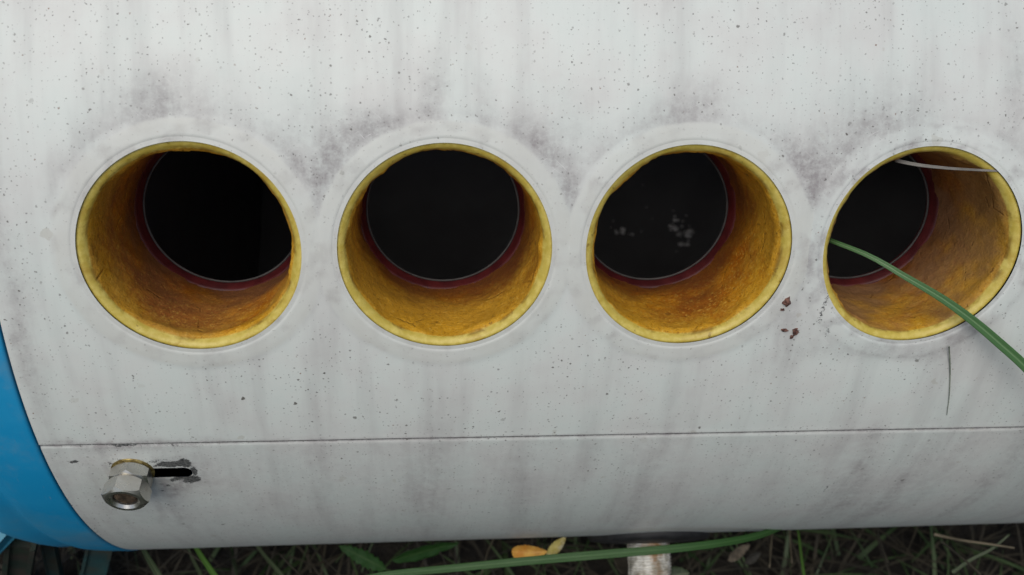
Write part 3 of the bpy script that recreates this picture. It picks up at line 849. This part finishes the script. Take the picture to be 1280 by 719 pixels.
# the blade that crosses below the belly, in front of the drain fitting
def pix(*pts): return np.array([at(*q) for q in pts])
P = pix((380, 742, 404), (480, 719, 400), (560, 711, 398), (640, 703, 397), (760, 692.5, 398), (850, 685, 404), (905, 678, 415), (945, 670, 430), (985, 655, 452))
V, F, UV = ribbon(P, lambda t: .74 * (3.0 + 1.9 * math.sin(min(1, t * 1.5) * math.pi * .5) - 3.2 * max(0, t - .5) ** 1.2), toward(P), 60, .3, .22)
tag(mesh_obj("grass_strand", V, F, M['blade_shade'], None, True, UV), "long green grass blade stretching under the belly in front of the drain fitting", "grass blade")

GB = 'grass blades below the tank'
BLADES = [  # material, width mm, points (direction and distance), label
    ('blade_dull', 3.0, [(172, 672, 470), (181, 690, 465), (198, 719, 455), (216, 750, 450)], "dull green grass blade just right of the tank's blue end cap"),
    ('blade_bright', 2.6, [(228, 655, 480), (247, 688, 472), (268, 719, 462), (284, 742, 455)], "brightest short grass blade under the bolt end of the tank"),
    ('blade_dull', 2.0, [(233, 680, 490), (240, 697, 488), (251, 719, 482), (262, 745, 476)], "brownish green grass blade beside the bright short one under the bolt"),
    ('blade_dull', 2.2, [(304, 655, 500), (324, 686, 495), (352, 719, 485), (372, 745, 480)], "grey-green blade leaning right and crossing another below the first two sockets"),
    ('blade_dull', 2.1, [(385, 660, 510), (367, 684, 500), (347, 712, 490), (332, 740, 482)], "grey-green blade leaning left and crossing another below the first two sockets"),
    ('blade_dull', 1.5, [(668, 724, 470), (671, 715, 474), (676, 700, 480), (682, 680, 490)], "short green blade rising under the withered yellow leaf"),
    ('blade_dull', 1.7, [(735, 655, 520), (746, 676, 512), (758, 695, 505), (770, 715, 498), (782, 735, 490)], "thin olive blade slanting down just left of the drain fitting"),
    ('blade_bright', 1.4, [(993, 640, 515), (998, 666, 508), (1001, 690, 500), (1005, 719, 490), (1008, 740, 485)], "upright thin green blade to the right of the drain fitting"),
    ('blade_dull', 1.6, [(1262, 668, 500), (1240, 686, 498), (1215, 699, 496), (1190, 716, 492)], "faint green blade lying at the right end of the shaded ground"),
]
for mt, wd, pts, lab in BLADES:
    P = pix(*pts)
    V, F, UV = ribbon(P, lambda t, wd=wd: wd * (1 - .55 * (1 - t) ** 2), toward(P), 24, .3, .2)
    tag(mesh_obj("grass_strand", V, F, M[mt], None, True, UV), lab, "grass blade", GB)
GS = 'dry stalks in the shade under the tank'
STALKS = [
    ('litter', .45, [(330, 665, 500), (305, 687, 492), (265, 712, 482), (245, 724, 478)], "thin brown stalk slanting behind the bright blade under the bolt"),
    ('litter', .5, [(378, 668, 505), (390, 683, 500), (408, 702, 492), (428, 721, 484)], "thin straight brown-green stalk left of the broad leaves"),
    ('litter', .4, [(225, 684, 480), (240, 694, 478), (264, 711, 474)], "fine stalk lying across the blades under the bolt"),
    ('litter', .45, [(352, 695, 490), (365, 709, 484), (378, 722, 480)], "short brown stalk below the two crossing blades"),
    ('straw', .5, [(620, 668, 505), (612, 684, 500), (605, 706, 490), (600, 725, 484)], "pale stalk standing left of the withered yellow leaf"),
    ('litter', .5, [(550, 690, 470), (556, 702, 466), (562, 722, 462)], "thin stalk in front of the lance-shaped green leaf"),
    ('straw', .6, [(966, 655, 515), (964, 680, 508), (962, 709, 498)], "pale upright stalk nearest the drain fitting on its right"),
    ('straw', .5, [(986, 655, 520), (988, 680, 510), (990, 704, 500)], "short pale stalk left of the upright green blade"),
    ('litter', .6, [(1094, 650, 515), (1099, 672, 508), (1110, 703, 498)], "brown stalk leaning right in the middle of the right-hand shade"),
    ('straw', .75, [(1168, 668, 500), (1200, 675, 498), (1235, 680, 496), (1268, 685, 494)], "pale dry stalk lying level under the right end of the belly"),
    ('litter', .6, [(1178, 678, 495), (1203, 698, 488), (1226, 718, 482)], "brown stalk slanting down below the level pale one"),
]
for mt, rd, pts, lab in STALKS:
    V, F = tube(pix(*pts), lambda t, rd=rd: rd * (1 - .4 * t), 14)
    tag(mesh_obj("dry_stalk", V, F, M[mt]), lab, "dry stalk", GS)

def leaf(name, a, b, side, wd, mat, label, cat, curl=.25, serr=0.0, cup=0.18, group=None, n=26, m=11, asym=0.0):
    """leaf blade from stalk a to tip b (mm); side = in-plane width direction"""
    a = np.asarray(a, float); b = np.asarray(b, float)
    ax = b - a; L = np.linalg.norm(ax); ax /= L
    sd_ = np.asarray(side, float); sd_ -= ax * (sd_ @ ax); sd_ /= np.linalg.norm(sd_)
    nn = np.cross(ax, sd_)
    if nn @ (CAM - a) < 0: nn = -nn
    t = np.linspace(0, 1, n)[:, None]; s = np.linspace(-1, 1, m)[None, :]
    prof = np.clip(t, 0, 1) ** .62 * (1 - t) ** .85 / .457
    w_ = wd * prof * (1 + serr * (np.abs((t * 9) % 1 - .5) * 2 - .5) * np.abs(s) ** 3)
    hgt = cup * wd * (np.abs(s) ** 1.3) * prof + curl * L * (t - .5) ** 2 + .05 * wd * np.sin(t * 23) * np.abs(s) - .03 * wd * np.cos((t * 8 - np.abs(s) * 1.2) * 2 * np.pi) * (np.abs(s) < .9)
    P = a + ax * (t * L)[..., None] + sd_ * (s * w_ + asym * wd * prof)[..., None] + nn * (hgt)[..., None]
    top = P.reshape(-1, 3); bot = (P - nn * .25).reshape(-1, 3)
    F = grid_faces(n, m)
    V = np.concatenate([top, bot])
    Fb = (F + n * m)[:, ::-1]
    edge = [(i * m, (i + 1) * m) for i in range(n - 1)] + [(i * m + m - 1, (i + 1) * m + m - 1) for i in range(n - 1)]
    Fe = [[p, q, q + n * m, p + n * m] for p, q in edge]
    UV = np.stack([np.broadcast_to(s * .5 + .5, (n, m)), np.broadcast_to(t * 10, (n, m))], -1).reshape(-1, 2)
    o = mesh_obj(name, V * MM, F.tolist() + Fb.tolist() + Fe, mat, None, True, np.r_[UV, UV])
    return tag(o, label, cat, group)
up = ROT @ np.array([0, 1, 0]); right = ROT @ np.array([1, 0, 0]); outw = -ROT @ np.array([0, 0, -1])
leaf("green_leaf", at(484, 712, 470), at(424, 682, 485), up + .4 * right, 4.6, M['leaf'], "small toothed green leaf pointing up-left under the second socket", "leaf", .1, .5)
leaf("green_leaf", at(490, 700, 465), at(574, 678, 470), up * .9 + .5 * outw, 5.2, M['leaf'], "broad lance-shaped green leaf lying against the underside of the belly", "leaf", .06, .1)
leaf("withered_leaf", at(639, 690, 436), at(684, 690, 432), up, 4.8, M['yellowleaf'], "curled orange-yellow withered leaf on top of the long grass blade", "leaf", -.2, .12, .8)
leaf("withered_leaf", at(683, 698, 440), at(707, 672, 446), right - .3 * up, 3.0, M['paleleaf'], "thin folded greenish-yellow leaf with a pale inside, right of the curled one", "leaf", .1, .15, .7)
leaf("withered_leaf", at(790, 724, 470), at(768, 684, 480), right, 5.5, M['litter'], "grey-brown pointed dead leaf left of the drain fitting", "leaf", .1, .0, .2)
leaf("withered_leaf", at(828, 722, 468), at(862, 716, 470), up + .3 * right, 5.5, M['blade_dull'], "grey-green leaf showing past the right side of the drain fitting", "leaf", .1, .0, .2)
leaf("withered_leaf", at(908, 700, 500), at(936, 680, 505), right + up, 3.6, M['deadleaf'], "crumpled pale dead leaf right of the drain fitting", "leaf", .3, .3, .5)
leaf("withered_leaf", at(930, 704, 498), at(950, 690, 500), right - up, 3.0, M['litter'], "small crumpled brown dead leaf beside the pale one", "leaf", .3, .3, .5)

# ------------------------------------------------------------------ stand under the left end
STD = empty("tank_stand", (T([[-96, 0, -R]])[0][0], T([[0, 0, -R]])[0][1], 0))
tag(STD, "mossy teal steel stand under the blue end of the tank", "stand")
def beam(name, a, b, wx, wy, mat, parent, up_=(0, 1, 0)):
    a = Vector(a); b = Vector(b); d = (b - a); L = d.length; d.normalize()
    x = d.cross(Vector(up_)).normalized(); y = x.cross(d)
    bm = bmesh.new()
    bmesh.ops.create_cube(bm, size=1)
    for v in bm.verts:
        v.co = a + d * (v.co.z + .5) * L + x * v.co.x * wx + y * v.co.y * wy
    bmesh.ops.bevel(bm, geom=bm.edges[:], offset=min(wx, wy) * .18, segments=2, affect='EDGES')
    bmesh.ops.recalc_face_normals(bm, faces=bm.faces[:])
    V = np.array([v.co[:] for v in bm.verts]); F = [[v.index for v in f.verts] for f in bm.faces]
    bm.free()
    return mesh_obj(name, V, F, mat, parent, False)
def groundhit(px, py):
    d = ROT @ np.array([(px - 640) / 1157.7, (359.5 - py) / 1157.7, -1.0])
    return CAM - d * CAM[2] / d[2]
def M2(p): return Vector(np.asarray(p) * MM)
beam("leg", M2(at(32, 655, 470)), M2(groundhit(18, 752)), .019, .012, M['mossy'], STD, (1, 0, 0))
beam("leg", M2(at(128, 670, 500)), M2(groundhit(106, 760)), .0085, .012, M['teal'], STD, (1, 0, 0))
beam("brace", M2(at(60, 675, 505)), M2(groundhit(78, 760)), .004, .006, M['teal'], STD, (1, 0, 0))
beam("arm", M2(at(12, 656, 455)), M2(at(-70, 748, 462)), .0105, .006, M['cyan'], STD, (1, 0, 0))
beam("foot_bar", M2(groundhit(-66, 770) + [0, 0, 6]), M2(groundhit(150, 766) + [0, 0, 6]), .014, .012, M['teal'], STD, (0, 0, 1))
# ------------------------------------------------------------------ ground, litter and grass round about
n = 140
gx = np.sign(np.linspace(-1, 1, n)) * np.abs(np.linspace(-1, 1, n)) ** 3.5 * 120 + .13
gy = np.sign(np.linspace(-1, 1, n)) * np.abs(np.linspace(-1, 1, n)) ** 3.5 * 120 - .1
GX, GY = np.meshgrid(gx, gy)
GZ = .016 * (fbm(GX * 14 + 50, GY * 14 + 50, 5) - .62) + .0
V = np.stack([GX, GY, GZ], -1).reshape(-1, 3)
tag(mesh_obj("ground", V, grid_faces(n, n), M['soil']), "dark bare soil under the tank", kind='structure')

def scatter(name, count, region, hgt, wid, mat, label, seed, flat=False):
    rg = np.random.default_rng(seed)
    x = rg.uniform(region[0], region[1], count); y = rg.uniform(region[2], region[3], count)
    L = rg.uniform(hgt[0], hgt[1], count); az = rg.uniform(0, 2 * np.pi, count)
    lean = rg.uniform(.7, 1.35, count) if flat else rg.uniform(.05, .6, count)
    w_ = rg.uniform(wid[0], wid[1], count)
    ts = np.linspace(0, 1, 5)
    Vs = []
    for i, t in enumerate(ts):
        an_ = lean * (.55 + .6 * t)
        hx = np.cos(az) * np.sin(an_) * L * t; hy = np.sin(az) * np.sin(an_) * L * t; hz = np.cos(an_) * L * t
        ww = w_ * (1 - t ** 2 * .85) / 2
        px_, py_ = -np.sin(az), np.cos(az)
        z = hz + rg.uniform(0, .006) * 0 + .001
        if flat: z = np.abs(z) * .5 + .004
        Vs.append(np.stack([x + hx + px_ * ww, y + hy + py_ * ww, z], 1)); Vs.append(np.stack([x + hx - px_ * ww, y + hy - py_ * ww, z], 1))
    V = np.stack(Vs, 1).reshape(-1, 3)
    base = np.arange(count)[:, None, None] * 10
    q = np.array([[0, 1, 3, 2], [2, 3, 5, 4], [4, 5, 7, 6], [6, 7, 9, 8]])[None]
    return tag(mesh_obj(name, V, (base + q).reshape(-1, 4), mat), label, kind='stuff')
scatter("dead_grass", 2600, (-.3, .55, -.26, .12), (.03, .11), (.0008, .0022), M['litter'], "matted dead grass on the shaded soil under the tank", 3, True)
scatter("grass", 9000, (-.6, .8, -.55, -.26), (.07, .15), (.0015, .0034), M['grass'], "short green grass in front of the tank", 4)
scatter("grass", 9000, (-2.0, 2.2, -2.0, -.52), (.06, .14), (.003, .006), M['grass'], "green grass behind the photographer", 5)
scatter("grass", 9000, (-2.0, 2.2, .25, 2.2), (.06, .16), (.003, .006), M['grass'], "green grass behind the tank", 6)
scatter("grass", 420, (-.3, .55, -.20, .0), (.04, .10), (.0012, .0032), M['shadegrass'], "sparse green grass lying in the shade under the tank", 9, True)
